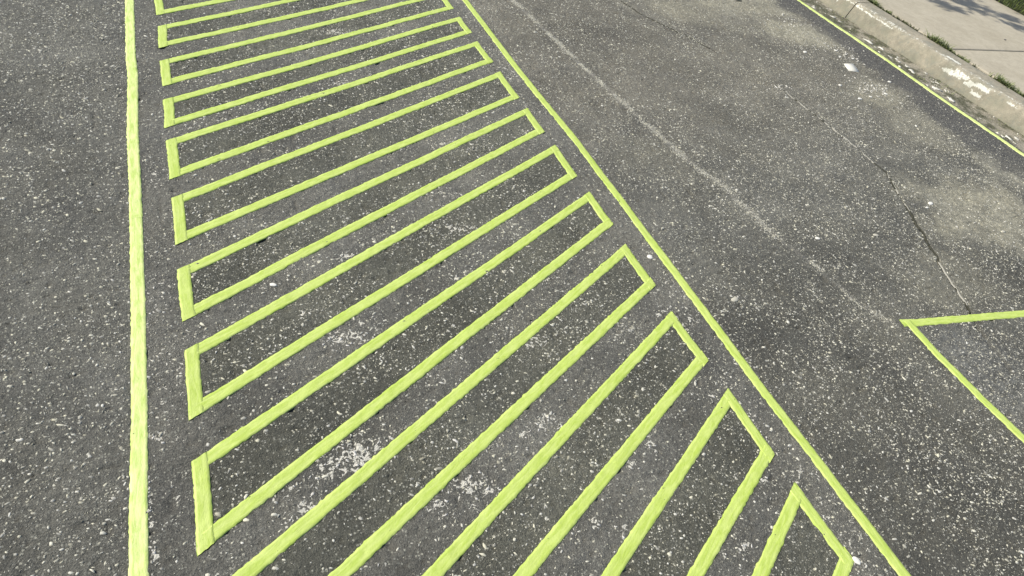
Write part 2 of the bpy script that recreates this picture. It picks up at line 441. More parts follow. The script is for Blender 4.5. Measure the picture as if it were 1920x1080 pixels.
for (cx, cy), sx, sy, n, rm in CLUSTERS:
    k = np.where((abs(x - cx) < sx * 3 + .04) & (abs(y - cy) < sy * 3 + .04))[0]
    u = np.hypot((x[k] - cx) / (sx * 1.5 + .008), (y[k] - cy) / (sy * 1.5 + .008))
    coat[k] = np.maximum(coat[k], (.385 + .09 * min(1, n * rm / .25)) * np.clip(1.25 - u * .85, 0, 1) ** .5)
coat = np.maximum(coat, gap * (.22 + .10 * sstep(.5, .8, vnoise(x, y, .16, 47))))
me_c = np.stack([coat, coat * 0, coat * 0], 1)
add_col(me, 'coat', me_c)
road = link_mesh('road', me, M_asph)
tag(road, kind='structure')

# ------------------------------------------------------------------ green masking tape
def noise1(s, cell, seed): return vnoise(s, np.full(np.shape(s), 3.3 * seed), cell, seed)

def isect(p, d, q, e):
    den = d[0] * e[1] - d[1] * e[0]
    t = ((q[0] - p[0]) * e[1] - (q[1] - p[1]) * e[0]) / den
    return (p[0] + d[0] * t, p[1] + d[1] * t)

def strip(name, parent, pts, width, lift, mat, seed, caps=None):
    """a length of tape pressed on to the road: a thin ribbon with ragged edges that follows the surface"""
    P = np.array(pts, float)
    seg = np.hypot(*(P[1:] - P[:-1]).T); L = np.concatenate([[0], np.cumsum(seg)])
    n = max(4, int(L[-1] / .0055))
    s = np.linspace(0, L[-1], n)
    cx = np.interp(s, L, P[:, 0]); cy = np.interp(s, L, P[:, 1])
    if len(pts) > 2:
        kk = 7; ker = np.ones(kk) / kk
        cx = np.convolve(np.pad(cx, kk // 2, mode='reflect', reflect_type='odd'), ker, 'valid'); cy = np.convolve(np.pad(cy, kk // 2, mode='reflect', reflect_type='odd'), ker, 'valid')
    tx = np.gradient(cx); ty = np.gradient(cy); l = np.hypot(tx, ty); tx /= l; ty /= l
    nxv, nyv = -ty, tx
    off = .0016 * (noise1(s, .35, seed) - .5) * 2
    cols = np.array([-1, -.93, -.6, -.2, .2, .6, .93, 1])
    V = []; UV = []
    ragL = .0030 * (noise1(s, .010, seed + 1) - .5) + .0090 * np.maximum(0, noise1(s, .011, seed + 2) - .74)
    ragR = .0030 * (noise1(s, .010, seed + 3) - .5) + .0090 * np.maximum(0, noise1(s, .011, seed + 4) - .74)
    for j, c in enumerate(cols):
        o = off + c * width / 2
        if j <= 1: o = o - ragL
        if j >= 6: o = o + ragR
        px = cx + nxv * o; py = cy + nyv * o
        if caps:            # ends cut along the outer edge of the neighbouring strip
            d0 = np.array([cx[-1] - cx[0], cy[-1] - cy[0]]); d0 /= np.hypot(*d0)
            A = isect((px[0], py[0]), d0, *caps[0]); B = isect((px[-1], py[-1]), d0, *caps[1])
            tt = np.linspace(0, 1, n)
            px = px + (A[0] - px[0]) * (1 - tt) + (B[0] - px[-1]) * tt
            py = py + (A[1] - py[0]) * (1 - tt) + (B[1] - py[-1]) * tt
        # torn ends
        if j % 2:
            px[0] -= tx[0] * .0015; py[0] -= ty[0] * .0015
        zz = H(px, py, False) + (.28 * (H(px, py) - H(px, py, False))).clip(-.0003, .0012) + .0017 + lift
        zz = zz + .0010 * (vnoise(s * .5 + seed, np.full(n, o.mean()), .006, seed + 7) - .5)
        if j in (0, 7): zz = zz - .0028
        V.append(np.stack([px, py, zz], 1)); UV.append(np.stack([s + seed * 1.37, np.full(n, c * width / 2) + seed * .31], 1))
    V = np.stack(V, 1).reshape(-1, 3); UV = np.stack(UV, 1).reshape(-1, 2)
    k = len(cols); ii = np.arange(n * k).reshape(n, k)
    F = np.stack([ii[:-1, :-1].ravel(), ii[1:, :-1].ravel(), ii[1:, 1:].ravel(), ii[:-1, 1:].ravel()], 1)[:, ::-1]
    base_pt = np.array([V[0, 0], V[0, 1], 0.0])
    me = np_mesh(name, V - base_pt, F, True)
    uvl = me.uv_layers.new(name='tape')
    uvl.data.foreach_set('uv', UV[F.ravel()].astype(np.float32).ravel())
    o = link_mesh(name, me, mat, parent)
    o.location = base_pt - (np.array(parent.location) if parent else 0)
    ST_TAPE.append((pts, width))
    return o

def cut(pts, a, b):
    """part of a polyline between two Y values (falling)"""
    P = [p for p in pts if b < p[1] < a]
    def at(yv):
        for (ax, ay), (bx, by) in zip(pts[:-1], pts[1:]):
            if ay >= yv >= by: return (ax + (bx - ax) * (ay - yv) / (ay - by), yv)
    return [at(a)] + P + [at(b)]

WORDS = {'A': 'first taped bar, cut off by the top edge, only its lower left corner showing',
 'B': 'second taped bar from the top edge, its right end just out of the picture',
 'C': 'third taped bar from the top edge, its right end touching the top of the picture',
 'D': 'fourth taped bar from the top edge, narrow outline with both ends in view',
 'E': 'fifth taped bar from the top edge, slim slanted outline of green tape',
 'F': 'sixth taped bar from the top edge, slanted outline of green masking tape',
 'G': 'seventh taped bar from the top, one place above the bar with the first white chip cluster',
 'H': 'eighth taped bar from the top, third from the bottom of those with a left end showing',
 'I': 'ninth taped bar from the top, lowest one whose left end is in the picture',
 'J': 'tenth taped bar from the top, uppermost of the four that run off the bottom edge',
 'K': 'taped bar running off the bottom edge, second of four, with pointed upper corner mid picture',
 'L': 'steep taped bar running off the bottom edge, second from the right',
 'M': 'shortest and steepest taped bar at the bottom right beside the long straight tape'}
WORDS['G'] = 'seventh taped bar from the top edge, two places above the lowest full left end'
WORDS['H'] = 'eighth taped bar from the top, directly above the lowest bar with its left end showing'

def isect(p, d, q, e):
    den = d[0] * e[1] - d[1] * e[0]
    t = ((q[0] - p[0]) * e[1] - (q[1] - p[1]) * e[0]) / den
    return (p[0] + d[0] * t, p[1] + d[1] * t)

for bi, k in enumerate(ORDER):
    lt, lb, rt, rb = BARS[k]
    corners = [lt, rt, rb, lb]
    root = empty('taped_bar_outline', (lb[0], lb[1], 0))
    tag(root, WORDS[k], 'tape outline', 'taped bars of the ladder pattern')
    inner = []
    # centre lines: outer edges moved in by half a width
    cen = (sum(c[0] for c in corners) / 4, sum(c[1] for c in corners) / 4)
    lines = []
    for a, b in zip(corners, corners[1:] + corners[:1]):
        dx, dy = b[0] - a[0], b[1] - a[1]; l = math.hypot(dx, dy); nxn, nyn = -dy / l, dx / l
        if (cen[0] - a[0]) * nxn + (cen[1] - a[1]) * nyn < 0: nxn, nyn = -nxn, -nyn
        lines.append(((a[0] + nxn * W / 2, a[1] + nyn * W / 2), (dx / l, dy / l)))
    # top strip, right end strip, bottom strip, left end strip
    for si, (p0, dr) in enumerate(lines):
        a = isect(*lines[si - 1], p0, dr); b = isect(p0, dr, *lines[(si + 1) % 4])
        ea, eb = (.010, .012)
        if si in (1, 3): ea, eb = (.012, .014)
        ea += rnd.uniform(-.003, .004); eb += rnd.uniform(-.003, .004)
        if si == 0: eb = .006
        if si == 2: ea = .002
        if si == 3: ea, eb = .016, .010
        if si == 2: eb = .013
        nb = []
        for oth, cor in ((lines[si - 1], corners[si]), (lines[(si + 1) % 4], corners[(si + 1) % 4])):
            q = (cor[0] + rnd.uniform(-.001, .001), cor[1] + rnd.uniform(-.001, .001)); nb.append((q, oth[1]))
        pa = (a[0] - dr[0] * ea, a[1] - dr[1] * ea); pb = (b[0] + dr[0] * eb, b[1] + dr[1] * eb)
        mat = M_tape
        strip('end_strip' if si % 2 else 'side_strip', root, [pa, ((pa[0] + pb[0]) / 2 + rnd.uniform(-.0015, .0015), (pa[1] + pb[1]) / 2 + rnd.uniform(-.0015, .0015)), pb], W, (.0002, .0004, .0003, .0006)[si], mat, bi * 4 + si + 1, nb)

root = empty('edge_tape', (LEFT_LINE[-1][0], LEFT_LINE[-1][1], 0))
tag(root, 'pale green edge tape on the left, near vertical, kinked close to the top edge', 'tape line', 'long straight tapes along the road')
for i, (a, b) in enumerate([(5.19, 2.95), (2.99, 1.985), (2.0, -.08)]):
    strip('tape_strip', root, cut(LEFT_LINE, a, b), W + .0012, .0003 + .0006 * (i % 2), M_tape_pale, 70 + i)
root = empty('edge_tape', (RIGHT_LINE[-1][0], RIGHT_LINE[-1][1], 0))
tag(root, 'long green tape running from the top edge to the bottom right past the bar ends', 'tape line', 'long straight tapes along the road')
for i, (a, b) in enumerate([(5.19, 1.6), (1.63, -.55)]):
    strip('tape_strip', root, cut(RIGHT_LINE, a, b), W * .98, .0003 + .0006 * i, M_tape, 80 + i)
root = empty('edge_tape', (KERB_LINE[-1][0], KERB_LINE[-1][1], 0))
tag(root, 'thin green tape along the gutter in front of the concrete kerb', 'tape line', 'long straight tapes along the road')
for i, (a, b) in enumerate([(6.1, 3.4), (3.43, .65)]):
    strip('tape_strip', root, cut(KERB_LINE, a, b), W * .98, .0008 + .0006 * i, M_tape_pale, 90 + i)
root = empty('taped_corner', (SQ[0], SQ[1], 0))
tag(root, 'corner of green tape at the right edge around grey worn asphalt', 'tape outline')
tp = [(2.5168, 0.9681), (2.5977, 0.9550), (3.2386, 0.8828)]; lp = [(2.5545, 0.9725), (2.5375, 0.7871), (2.5390, 0.5686), (2.5452, 0.3970)]
def extend(p, q, l):
    d = math.hypot(q[0] - p[0], q[1] - p[1]); return (q[0] + (q[0] - p[0]) / d * l, q[1] + (q[1] - p[1]) / d * l)
top_end = extend(tp[0], tp[-1], .45); left_end = extend(lp[0], lp[-1], .75)
strip('tape_strip', root, tp + [top_end], W, .0004, M_tape, 101)
strip('tape_strip', root, lp + [left_end], W * .95, .0011, M_tape, 102)
far_c = (top_end[0] + left_end[0] - tp[0][0], top_end[1] + left_end[1] - tp[0][1])
strip('tape_strip', root, [left_end, far_c], W, .0004, M_tape, 103)
strip('tape_strip', root, [far_c, top_end], W, .0011, M_tape, 104)

def tape_clear(x, y, pad):
    """True where a point keeps off every strip"""
    ok = np.ones(len(x), bool)
    for pts, w in ST_TAPE:
        P = np.array(pts); lo = P.min(0) - .05; hi = P.max(0) + .05
        k = np.where((x > lo[0]) & (x < hi[0]) & (y > lo[1]) & (y < hi[1]) & ok)[0]
        if len(k):
            d, _ = seg_dist(x[k], y[k], pts)
            ok[k[d < w / 2 + pad[k]]] = False
    return ok

# ------------------------------------------------------------------ stones in the asphalt
def stones(n_try, size_fn, bright, seed, sides, ymax=5.0, xmin=-1.05):
    g = np.random.default_rng(seed)
    if n_try == 0:          # pale grit caught along the old seam
        P = np.array(OLD_SEAM); j = g.integers(0, len(P) - 1, 9000); t = g.random(9000)[:, None]
        q = P[j] * (1 - t) + P[j + 1] * t
        wd = .009 + .010 * vnoise(q[:, 0], q[:, 1], .3, 75)
        q = q + g.normal(0, 1, q.shape) * wd[:, None]
        k = g.random(9000) < (1.15 - .65 * j / len(P)) * sstep(.25, .6, vnoise(q[:, 0], q[:, 1], .05, 76))
        q = q[k]
        return stone_mesh(g, q[:, 0], q[:, 1], .0013 + .0020 * g.random(len(q)) ** 2, bright, sides)
    x = g.uniform(xmin, 4.84, n_try); y = g.uniform(-.35, ymax, n_try)
    # only what lies in or near the field of view
    keep = (x < 2.5 + 1.3 * (y + .1)) & (y < 3.98 + .124 * x) & (y > .42 - .31 * x) & (x > -.95)
    x, y = x[keep], y[keep]
    dens = .10 + 1.15 * (sstep(.15, .85, vnoise(x, y, .11, 71)) * .6 + .4 * vnoise(x, y, .035, 74)) * (.45 + 1.1 * vnoise(x, y, .5, 72))
    dens *= 1 - .80 * gutter(x, y)
    dens *= 1 + .55 * (x < -.2)
    dens *= 1 - .45 * in_field(x) * (1 - in_bar(x, y)) * sstep(.35, .6, vnoise(x, y, .2, 73))
    dens *= 1 - .35 * dusty(x, y)
    dens *= 1 + .35 * sstep(1.7, 1.9, x) * (1 - sstep(1.5, 3.0, y))
    k = g.random(len(x)) < dens
    x, y = x[k], y[k]
    return stone_mesh(g, x, y, size_fn(g, len(x)), bright, sides)

def stone_mesh(g, x, y, r, bright, sides):
    ok = tape_clear(x, y, r * .55)
    x, y, r = x[ok], y[ok], r[ok]
    n = len(x)
    el = g.uniform(1.0, 2.6, n); a0 = g.uniform(0, 2 * math.pi, n)
    # long stones tend to lie across the road, as rolled
    a0 = np.where(g.random(n) < .5, g.normal(-.35, .45, n), a0)
    zc = H(x, y)
    tilt = g.normal(0, .12, (n, 2))
    top = g.uniform(.0003, .0011, n) + r * .10
    V = np.zeros((n, sides * 2, 3))
    for j in range(sides):
        th = 2 * math.pi * j / sides + g.uniform(-.25, .25, n)
        rr = r * g.uniform(.72, 1.2, n)
        ux = np.cos(th) * rr * np.sqrt(el); uy = np.sin(th) * rr / np.sqrt(el)
        dx = ux * np.cos(a0) - uy * np.sin(a0); dy = ux * np.sin(a0) + uy * np.cos(a0)
        for lay, (sc, zz) in enumerate(((.8, top), (1.12, -.0018 + 0 * top))):
            V[:, lay * sides + j, 0] = x + dx * sc
            V[:, lay * sides + j, 1] = y + dy * sc
            V[:, lay * sides + j, 2] = zc + zz + (tilt[:, 0] * dx + tilt[:, 1] * dy) * (lay == 0)
    tri = []
    for j in range(1, sides - 1): tri.append((0, j, j + 1))
    for j in range(sides):
        q = (j + 1) % sides
        tri.append((j, sides + j, sides + q)); tri.append((j, sides + q, q))
    tri = np.array(tri)
    F = (np.arange(n)[:, None, None] * sides * 2 + tri[None]).reshape(-1, 3)
    b = bright(g, n)
    hue = g.random(n)
    c = np.stack([b * (1.0 + .05 * hue), b * (.975 + .02 * hue), b * (.74 + .12 * (1 - hue))], 1)
    return V.reshape(-1, 3), F, np.repeat(c, sides * 2, 0)

def join_stones(name, sets, mat, parent=None):
    Vs, Fs, Cs = [], [], []; n = 0
    for V, F, c in sets:
        Vs.append(V); Fs.append(F + n); Cs.append(c); n += len(V)
    me = np_mesh(name, np.concatenate(Vs), np.concatenate(Fs))
    add_col(me, 'stone', np.concatenate(Cs))
    o = link_mesh(name, me, mat, parent); return o

big_st = stones(122000, lambda g, n: .0016 + .0033 * g.random(n) ** 1.8 + .0026 * (g.random(n) < .07), lambda g, n: .23 + .33 * g.random(n) ** 1.1, 1, 5)
mid_st = stones(200000, lambda g, n: .0012 + .0013 * g.random(n), lambda g, n: .15 + .30 * g.random(n) ** 1.3, 2, 3)
seam_st = stones(0, None, lambda g, n: .30 + .24 * g.random(n), 3, 4)
agg = join_stones('aggregate', [big_st, mid_st, seam_st], M_stone, road)
agg['kind'] = 'stuff'

# ------------------------------------------------------------------ chips of old white road paint
def flake_verts(g, cx, cy, r, el, ang, lift=.0012, zf=None):
    k = 13
    th = np.linspace(0, 2 * math.pi, k, endpoint=False)
    rr = r * (.35 + .95 * g.random(k) ** 1.2)
    ux = np.cos(th) * rr * el; uy = np.sin(th) * rr / el
    px = cx + ux * math.cos(ang) - uy * math.sin(ang); py = cy + ux * math.sin(ang) + uy * math.cos(ang)
    z = (zf or H)(px, py) + lift
    zc = (zf or H)(np.array([cx]), np.array([cy]))[0] + lift + .0004
    V = [(cx, cy, zc)] + list(zip(px, py, z)) + list(zip(px, py, z - .004))
    F = []
    for j in range(k):
        q = (j + 1) % k
        F.append((0, 1 + j, 1 + q)); F.append((1 + j, 1 + k + j, 1 + k + q)); F.append((1 + j, 1 + k + q, 1 + q))
    return V, F

g = np.random.default_rng(77)
Vs, Fs = [], []; nv = 0; Cc = []
for (cx, cy), sx, sy, n, rm in CLUSTERS:
    for j in range(n // 2):
        px = cx + g.normal(0, sx); py = cy + g.normal(0, sy)
        r = rm * (.3 + .35 * g.random())
        if not tape_clear(np.array([px]), np.array([py]), np.array([r * .4]))[0]: continue
        V, Fc = flake_verts(g, px, py, r, g.uniform(1, 1.6), g.uniform(0, 3.1))
        Vs += V; Fs += [tuple(i + nv for i in f) for f in Fc]; nv += len(V)
        b = g.uniform(.44, .56); Cc += [(b, b * .96, b * .86)] * len(V)
me = np_mesh('paint_chips', Vs, Fs); add_col(me, 'stone', Cc)
o = link_mesh('paint_chips', me, M_flake, road); o['kind'] = 'stuff'

def ribbon(name, pts, wf, mat, colr, lift, keep):
    P = np.array(pts); seg = np.hypot(*(P[1:] - P[:-1]).T); L = np.concatenate([[0], np.cumsum(seg)])
    s_ = np.arange(0, L[-1], .006); cx = np.interp(s_, L, P[:, 0]); cy = np.interp(s_, L, P[:, 1])
    tx = np.gradient(cx); ty = np.gradient(cy); l = np.hypot(tx, ty); tx /= l; ty /= l
    w = wf(s_ / L[-1], s_)
    V, F = [], []
    for i in range(len(s_)):
        for o, dz in ((-1.1, -.004), (-.8, 0), (.8, 0), (1.1, -.004)):
            px = cx[i] - ty[i] * o * w[i]; py = cy[i] + tx[i] * o * w[i]
            V.append((px, py, float(H(np.array([px]), np.array([py]), False)[0]) + lift + dz))
    clear = tape_clear(cx, cy, np.full(len(cx), .004))
    for i in range(len(s_) - 1):
        if not (clear[i] and clear[i + 1]): continue
        if not keep(s_[i] / L[-1], s_[i]): continue
        for j in range(3): F.append((i * 4 + j, i * 4 + 4 + j, i * 4 + 5 + j, i * 4 + 1 + j)[::-1])
    me = np_mesh(name, V, F); add_col(me, 'stone', [colr] * len(V))
    return link_mesh(name, me, mat, road)
cn = lambda s_, c, k: float(vnoise(s_, 7.7, c, k))
ribbon('crack', CRACK, lambda p, s_: .0022 + .0105 * vnoise(s_, s_ * 0, .06, 111) ** 1.5 * np.clip(vnoise(s_, s_ * 0, .014, 112) * 1.3 + .1, 0, 1), M_dirt, (.03, .03, .02), .0016, lambda p, s_: (p < .36 and cn(s_, .03, 115) < .40) or (.36 < p < .47) or (.53 < p < .72) or (.83 < p < .885) or (p < .8 and cn(s_, .05, 113) > .66))
ribbon('crack_filling', CRACK, lambda p, s_: .0018 + .0044 * vnoise(s_, s_ * 0, .03, 114), M_flake, (.30, .285, .235), .0020, lambda p, s_: ((p < .36) and cn(s_, .03, 115) > .22) or (.40 < p < .55 and cn(s_, .03, 115) > .4) or (.72 < p < .84))
ribbon('crack', CRACK2, lambda p, s_: .001 + .004 * vnoise(s_, s_ * 0, .05, 116), M_dirt, (.03, .03, .02), .0016, lambda p, s_: cn(s_, .06, 117) > .3)

# ------------------------------------------------------------------ kerb
# profile: foot, face, rounded arris, top, back
prof = [(KERB_X - .004, -.10), (KERB_X, -.01), (KERB_X + .006, .02), (KERB_X + .014, .045), (KERB_X + .021, .07), (KERB_X + .028, .092), (KERB_X + .033, .108), (KERB_X + .040, .120), (KERB_X + .052, .128), (KERB_X + .07, .131), (KERB_X + .10, .132), (KERB_X + .135, .133), (KERB_X + .17, .133), (KERB_X + .205, .133), (KERB_X + .222, .131), (KERB_X + .230, .122), (KERB_X + .232, .05)]
prof = np.array(prof)
ps = np.concatenate([[0], np.cumsum(np.hypot(*(prof[1:] - prof[:-1]).T))]) - .09
kroot = empty('kerb', (KERB_X, 0, 0)); kroot['kind'] = 'structure'
# worn white paint on the kerb: (y, distance up the profile, half length, half height, strength)
KP = [(2.926, 0.090, 0.11, 0.022, 0.95, 0), (2.845, 0.111, 0.1, 0.024, 0.85, -0.05), (2.713, 0.100, 0.1, 0.02, 0.95, -0.1), (2.642, 0.111, 0.08, 0.026, 1, 0), (2.649, 0.052, 0.1, 0.008, 0.95, 0), (2.994, 0.204, 0.1, 0.014, 0.8, 0), (2.408, 0.117, 0.1, 0.01, 0.75, 0), (3.760, 0.124, 0.3, 0.012, 0.62, 0), (3.991, 0.128, 0.25, 0.012, 0.6, 0), (3.349, 0.183, 0.3, 0.012, 0.58, 0), (2.405, -0.014, 0.12, 0.006, 0.95, 0), (2.280, -0.029, 0.12, 0.008, 1, 0), (2.182, -0.041, 0.1, 0.006, 1, 0), (2.524, -0.010, 0.08, 0.004, 0.9, 0), (4.320, -0.058, 0.18, 0.01, 0.8, 0), (4.078, -0.052, 0.05, 0.012, 0.95, 0), (3.010, -0.009, 0.05, 0.006, 0.7, 0), (4.146, 0.074, 0.008, 0.02, 1, 0)]
def kerb_piece(y0, y1, step):
    yy = np.arange(y0 + .004, y1 - .003, step); yy[-1] = y1 - .004
    YY, SS = np.meshgrid(yy, ps, indexing='ij')
    px = np.tile(prof[:, 0], (len(yy), 1)); pz = np.tile(prof[:, 1], (len(yy), 1))
    wear = (vnoise(YY, SS, .05, 81) - .5) * .006 + (vnoise(YY, SS, .25, 82) - .5) * .012
    chip = sstep(.62, .9, vnoise(YY, SS * .5, .03, 83)) * np.exp(-((SS - .13) / .02) ** 2) * .007
    px = px + wear * .7 + chip * .8; pz = pz - chip * .8 + (vnoise(YY, SS, .15, 84) - .5) * .003
    V = np.stack([px - KERB_X, YY, pz], 2).reshape(-1, 3)
    n, k = YY.shape; ii = np.arange(n * k).reshape(n, k)
    F = np.stack([ii[:-1, :-1].ravel(), ii[1:, :-1].ravel(), ii[1:, 1:].ravel(), ii[:-1, 1:].ravel()], 1)[:, ::-1]
    F = F.tolist()
    me = np_mesh('kerb_stone', V, F, True)
    pw = np.zeros(YY.shape)
    for cy, cs, ry, rs, st, sl in KP:
        u = (YY - cy) / ry; v = (SS - cs - sl * (YY - cy)) / rs
        pw = np.maximum(pw, (.25 + .6 * st) * (1 - sstep(.45, 1.3, np.hypot(u, v) + .3 * (vnoise(YY, SS, .03, 85) - .5))))
    # general whitish band along the arris
    pw = np.maximum(pw, (.40 + .16 * (vnoise(YY, SS, .2, 86) - .3)) * np.exp(-((SS - .165) / .045) ** 2))
    grime = .9 * np.exp(-(SS / .02) ** 2) + .55 * np.exp(-((SS - .06) / .05) ** 2) * vnoise(YY, SS, .12, 87) + .5 * sstep(.45, .8, vnoise(YY, SS, .07, 88)) * (SS < .14)
    add_col(me, 'wear', np.stack([pw.ravel(), np.clip(grime, 0, 1).ravel(), 0 * pw.ravel()], 1))
    o = link_mesh('kerb_stone', me, M_kerb, kroot)
    return o
kj = [-8, -5, -2.05, .95, 3.97, 6.97, 10, 13, 16, 22]
for a, b in zip(kj[:-1], kj[1:]): kerb_piece(a, b, .008 if (b > 1 and a < 6) else .06)

# ------------------------------------------------------------------ pavement slabs behind the kerb
ZS = .132
def slab(x0, x1, y0, y1):
    x0 += .004; x1 -= .004; y0 += .006; y1 -= .006
    bx = [x0, x0 + .004, x0 + .012] + list(np.linspace(x0 + .1, x1 - .1, 9)) + [x1 - .012, x1 - .004, x1]
    by = [y0, y0 + .004, y0 + .012] + list(np.linspace(y0 + .1, y1 - .1, 7)) + [y1 - .012, y1 - .004, y1]
    V = []; 
    for a in bx:
        for c in by:
            e = min(a - x0, x1 - a, c - y0, y1 - c)
            dz = 0 if e > .011 else (-.0022 if e > .003 else -.009)
            wob = .0025 * (float(vnoise(a, c, .03, 91)) - .5) if e < .01 else 0
            V.append((a - x0 + wob, c - y0 + wob, ZS + dz + .004 * (float(vnoise(a, c, .8, 92)) - .5)))
    n, k = len(bx), len(by)
    ii = np.arange(n * k).reshape(n, k)
    F = np.stack([ii[:-1, :-1].ravel(), ii[1:, :-1].ravel(), ii[1:, 1:].ravel(), ii[:-1, 1:].ravel()], 1).tolist()
    # skirt
    ring = [ii[i, 0] for i in range(n)] + [ii[-1, j] for j in range(1, k)] + [ii[i, -1] for i in range(n - 2, -1, -1)] + [ii[0, j] for j in range(k - 2, 0, -1)]
    b0 = len(V); V += [(V[r][0], V[r][1], ZS - .09) for r in ring]
    for a in range(len(ring)):
        q = (a + 1) % len(ring); F.append([ring[a], b0 + a, b0 + q, ring[q]])
    me = np_mesh('paving_slab', V, F)
    me.polygons.foreach_set('use_smooth', np.array([i < (n - 1) * (k - 1) for i in range(len(F))]))
    o = link_mesh('paving_slab', me, M_slab, proot); o.location = (x0 - proot.location.x, y0, 0)
    return o
SLX0, SLX1 = KERB_X + .268, 7.46
proot = empty('pavement', (SLX0, 0, 0)); proot['kind'] = 'structure'
JY = 3.175
for i in range(-6, 9): slab(SLX0, SLX1, JY + 1.55 * i, JY + 1.55 * (i + 1))

def sheet(name, x0, x1, y0, y1, zf, nx_, ny_, mat, kind='structure', warp=0):
    X, Y = np.meshgrid(np.linspace(x0, x1, nx_), np.linspace(y0, y1, ny_), indexing='ij')
    Z = zf(X, Y); ii = np.arange(nx_ * ny_).reshape(nx_, ny_)
    F = np.stack([ii[:-1, :-1].ravel(), ii[1:, :-1].ravel(), ii[1:, 1:].ravel(), ii[:-1, 1:].ravel()], 1)
    me = np_mesh(name, np.stack([X, Y, Z], 2).reshape(-1, 3), F, True)
    o = link_mesh(name, me, mat); o['kind'] = kind; return o
sheet('dirt', KERB_X + .20, SLX1 - .1, -6.4, 18, lambda X, Y: .114 + .010 * (vnoise(X, Y, .02, 95) - .5) * 2 + .012 * (vnoise(X, Y, .12, 96) - .5), 60, 2600, M_dirt)
sheet('lawn_ground', 7.40, 12.5, -6, 20, lambda X, Y: .105 + .05 * sstep(7.45, 7.7, X) + .03 * (vnoise(X, Y, .2, 97) - .5), 60, 200, M_soil)
sheet('far_ground', 12.4, 140, -60, 140, lambda X, Y: .15 + 0 * X, 12, 20, M_soil)

# ------------------------------------------------------------------ weeds, lawn, debris
def blades(g, pts, hmin, hmax, lean, wid, cola, colb, curve=.5):
    V, F, Cl = [], [], []
    for (bx, by, bz) in pts:
        h = g.uniform(hmin, hmax); a = g.uniform(0, 2 * math.pi); le = g.uniform(.1, 1) * lean * h; w = wid * g.uniform(.6, 1.3)
        dx, dy = math.cos(a), math.sin(a); sx, sy = -dy * w / 2, dx * w / 2
        n0 = len(V)
        for t in (0, .4, .75):
            k = 1 - .45 * t
            cx = bx + dx * le * t ** 1.6; cy = by + dy * le * t ** 1.6; cz = bz + h * (t - curve * .35 * t * t)
            V += [(cx - sx * k, cy - sy * k, cz), (cx + sx * k, cy + sy * k, cz)]
        V.append((bx + dx * le, by + dy * le, bz + h * (1 - curve * .45)))
        F += [(n0, n0 + 1, n0 + 3), (n0, n0 + 3, n0 + 2), (n0 + 2, n0 + 3, n0 + 5), (n0 + 2, n0 + 5, n0 + 4), (n0 + 4, n0 + 5, n0 + 6)]
        t = g.random(); c = tuple(cola[i] * (1 - t) + colb[i] * t for i in range(3)); Cl += [c] * 7
    return V, F, Cl

def blade_obj(name, pts, origin, *a, **k):
    g = np.random.default_rng(len(pts) * 7 + int(origin[1] * 1000) % 991)
    V, F, Cl = blades(g, pts, *a, **k)
    V = np.array(V) - np.array(origin)
    me = np_mesh(name, V, F); add_col(me, 'stone', Cl)
    o = link_mesh(name, me, M_grass); o.location = origin; return o

WX = KERB_X + .250
# y along the joint, length, blades, height, label
TUFTS = [(3.979, .10, 110, .045, 'green weed tuft at the top edge, in the joint behind the kerb'),
 (3.812, .06, 60, .03, 'dark little weed tuft in the kerb joint, second from the top edge'),
 (3.277, .15, 190, .06, 'biggest weed tuft behind the kerb, just above the pavement slab joint'),
 (3.171, .05, 60, .035, 'low weed clump right where the slab joint meets the kerb'),
 (3.035, .08, 70, .03, 'flat dark weed clump just below the slab joint'),
 (2.647, .14, 160, .055, 'leafy weed tuft behind the kerb near the right edge'),
 (2.492, .10, 70, .04, 'weed clump cut off by the right edge behind the kerb')]
for cy, ln, n, h, lab in TUFTS:
    g = np.random.default_rng(int(cy * 100))
    pts = [(WX + g.normal(0, .013), cy + g.normal(0, ln / 2.6), .120) for _ in range(int(n * 1.6))]
    o = blade_obj('weed_tuft', pts, (WX, cy, .115), h * .3, h * 1.05, 1.8, .0055, (.06, .08, .025), (.20, .23, .08))
    tag(o, lab, 'weed', 'weeds in the joint behind the kerb')
# sparse moss and dead stalks all along the joint
g = np.random.default_rng(8)
pts = []
for _ in range(2200):
    yv = g.uniform(1.8, 5.2)
    if float(vnoise(yv, 0, .08, 99)) < .5: continue
    pts.append((WX + g.normal(0, .009), yv, .118))
o = blade_obj('moss', pts, (WX, 1.8, .11), .012, .034, 1.2, .005, (.045, .055, .02), (.12, .13, .05)); tag(o, 'short moss and dead stalks along the dark kerb joint', 'moss', kind='stuff')
# low green growth and litter between the tape and the kerb foot
pts = []
for _ in range(1500):
    yv = g.uniform(.9, 5.4); xv = g.uniform(4.86, KERB_X - .005)
    if float(vnoise(xv, yv, .09, 98)) < .55: continue
    pts.append((xv, yv, .001))
o = blade_obj('gutter_moss', pts, (5.0, .9, 0), .004, .014, 1.5, .004, (.11, .14, .04), (.24, .25, .11)); tag(o, 'thin green growth in the gutter between green tape and kerb', 'moss', kind='stuff')

g = np.random.default_rng(9)
pts = []
for _ in range(9000):
    xv = 7.44 + 2.2 * g.random() ** 1.4; yv = g.uniform(3.0, 6.2)
    pts.append((xv, yv, .13 + .04 * min(1, (xv - 7.44) / .2)))
o = blade_obj('lawn_grass', pts, (7.5, 3.0, .12), .05, .13, .9, .006, (.055, .075, .018), (.16, .20, .05)); tag(o, 'green lawn grass beyond the pavement in the top right corner', 'grass', kind='stuff')

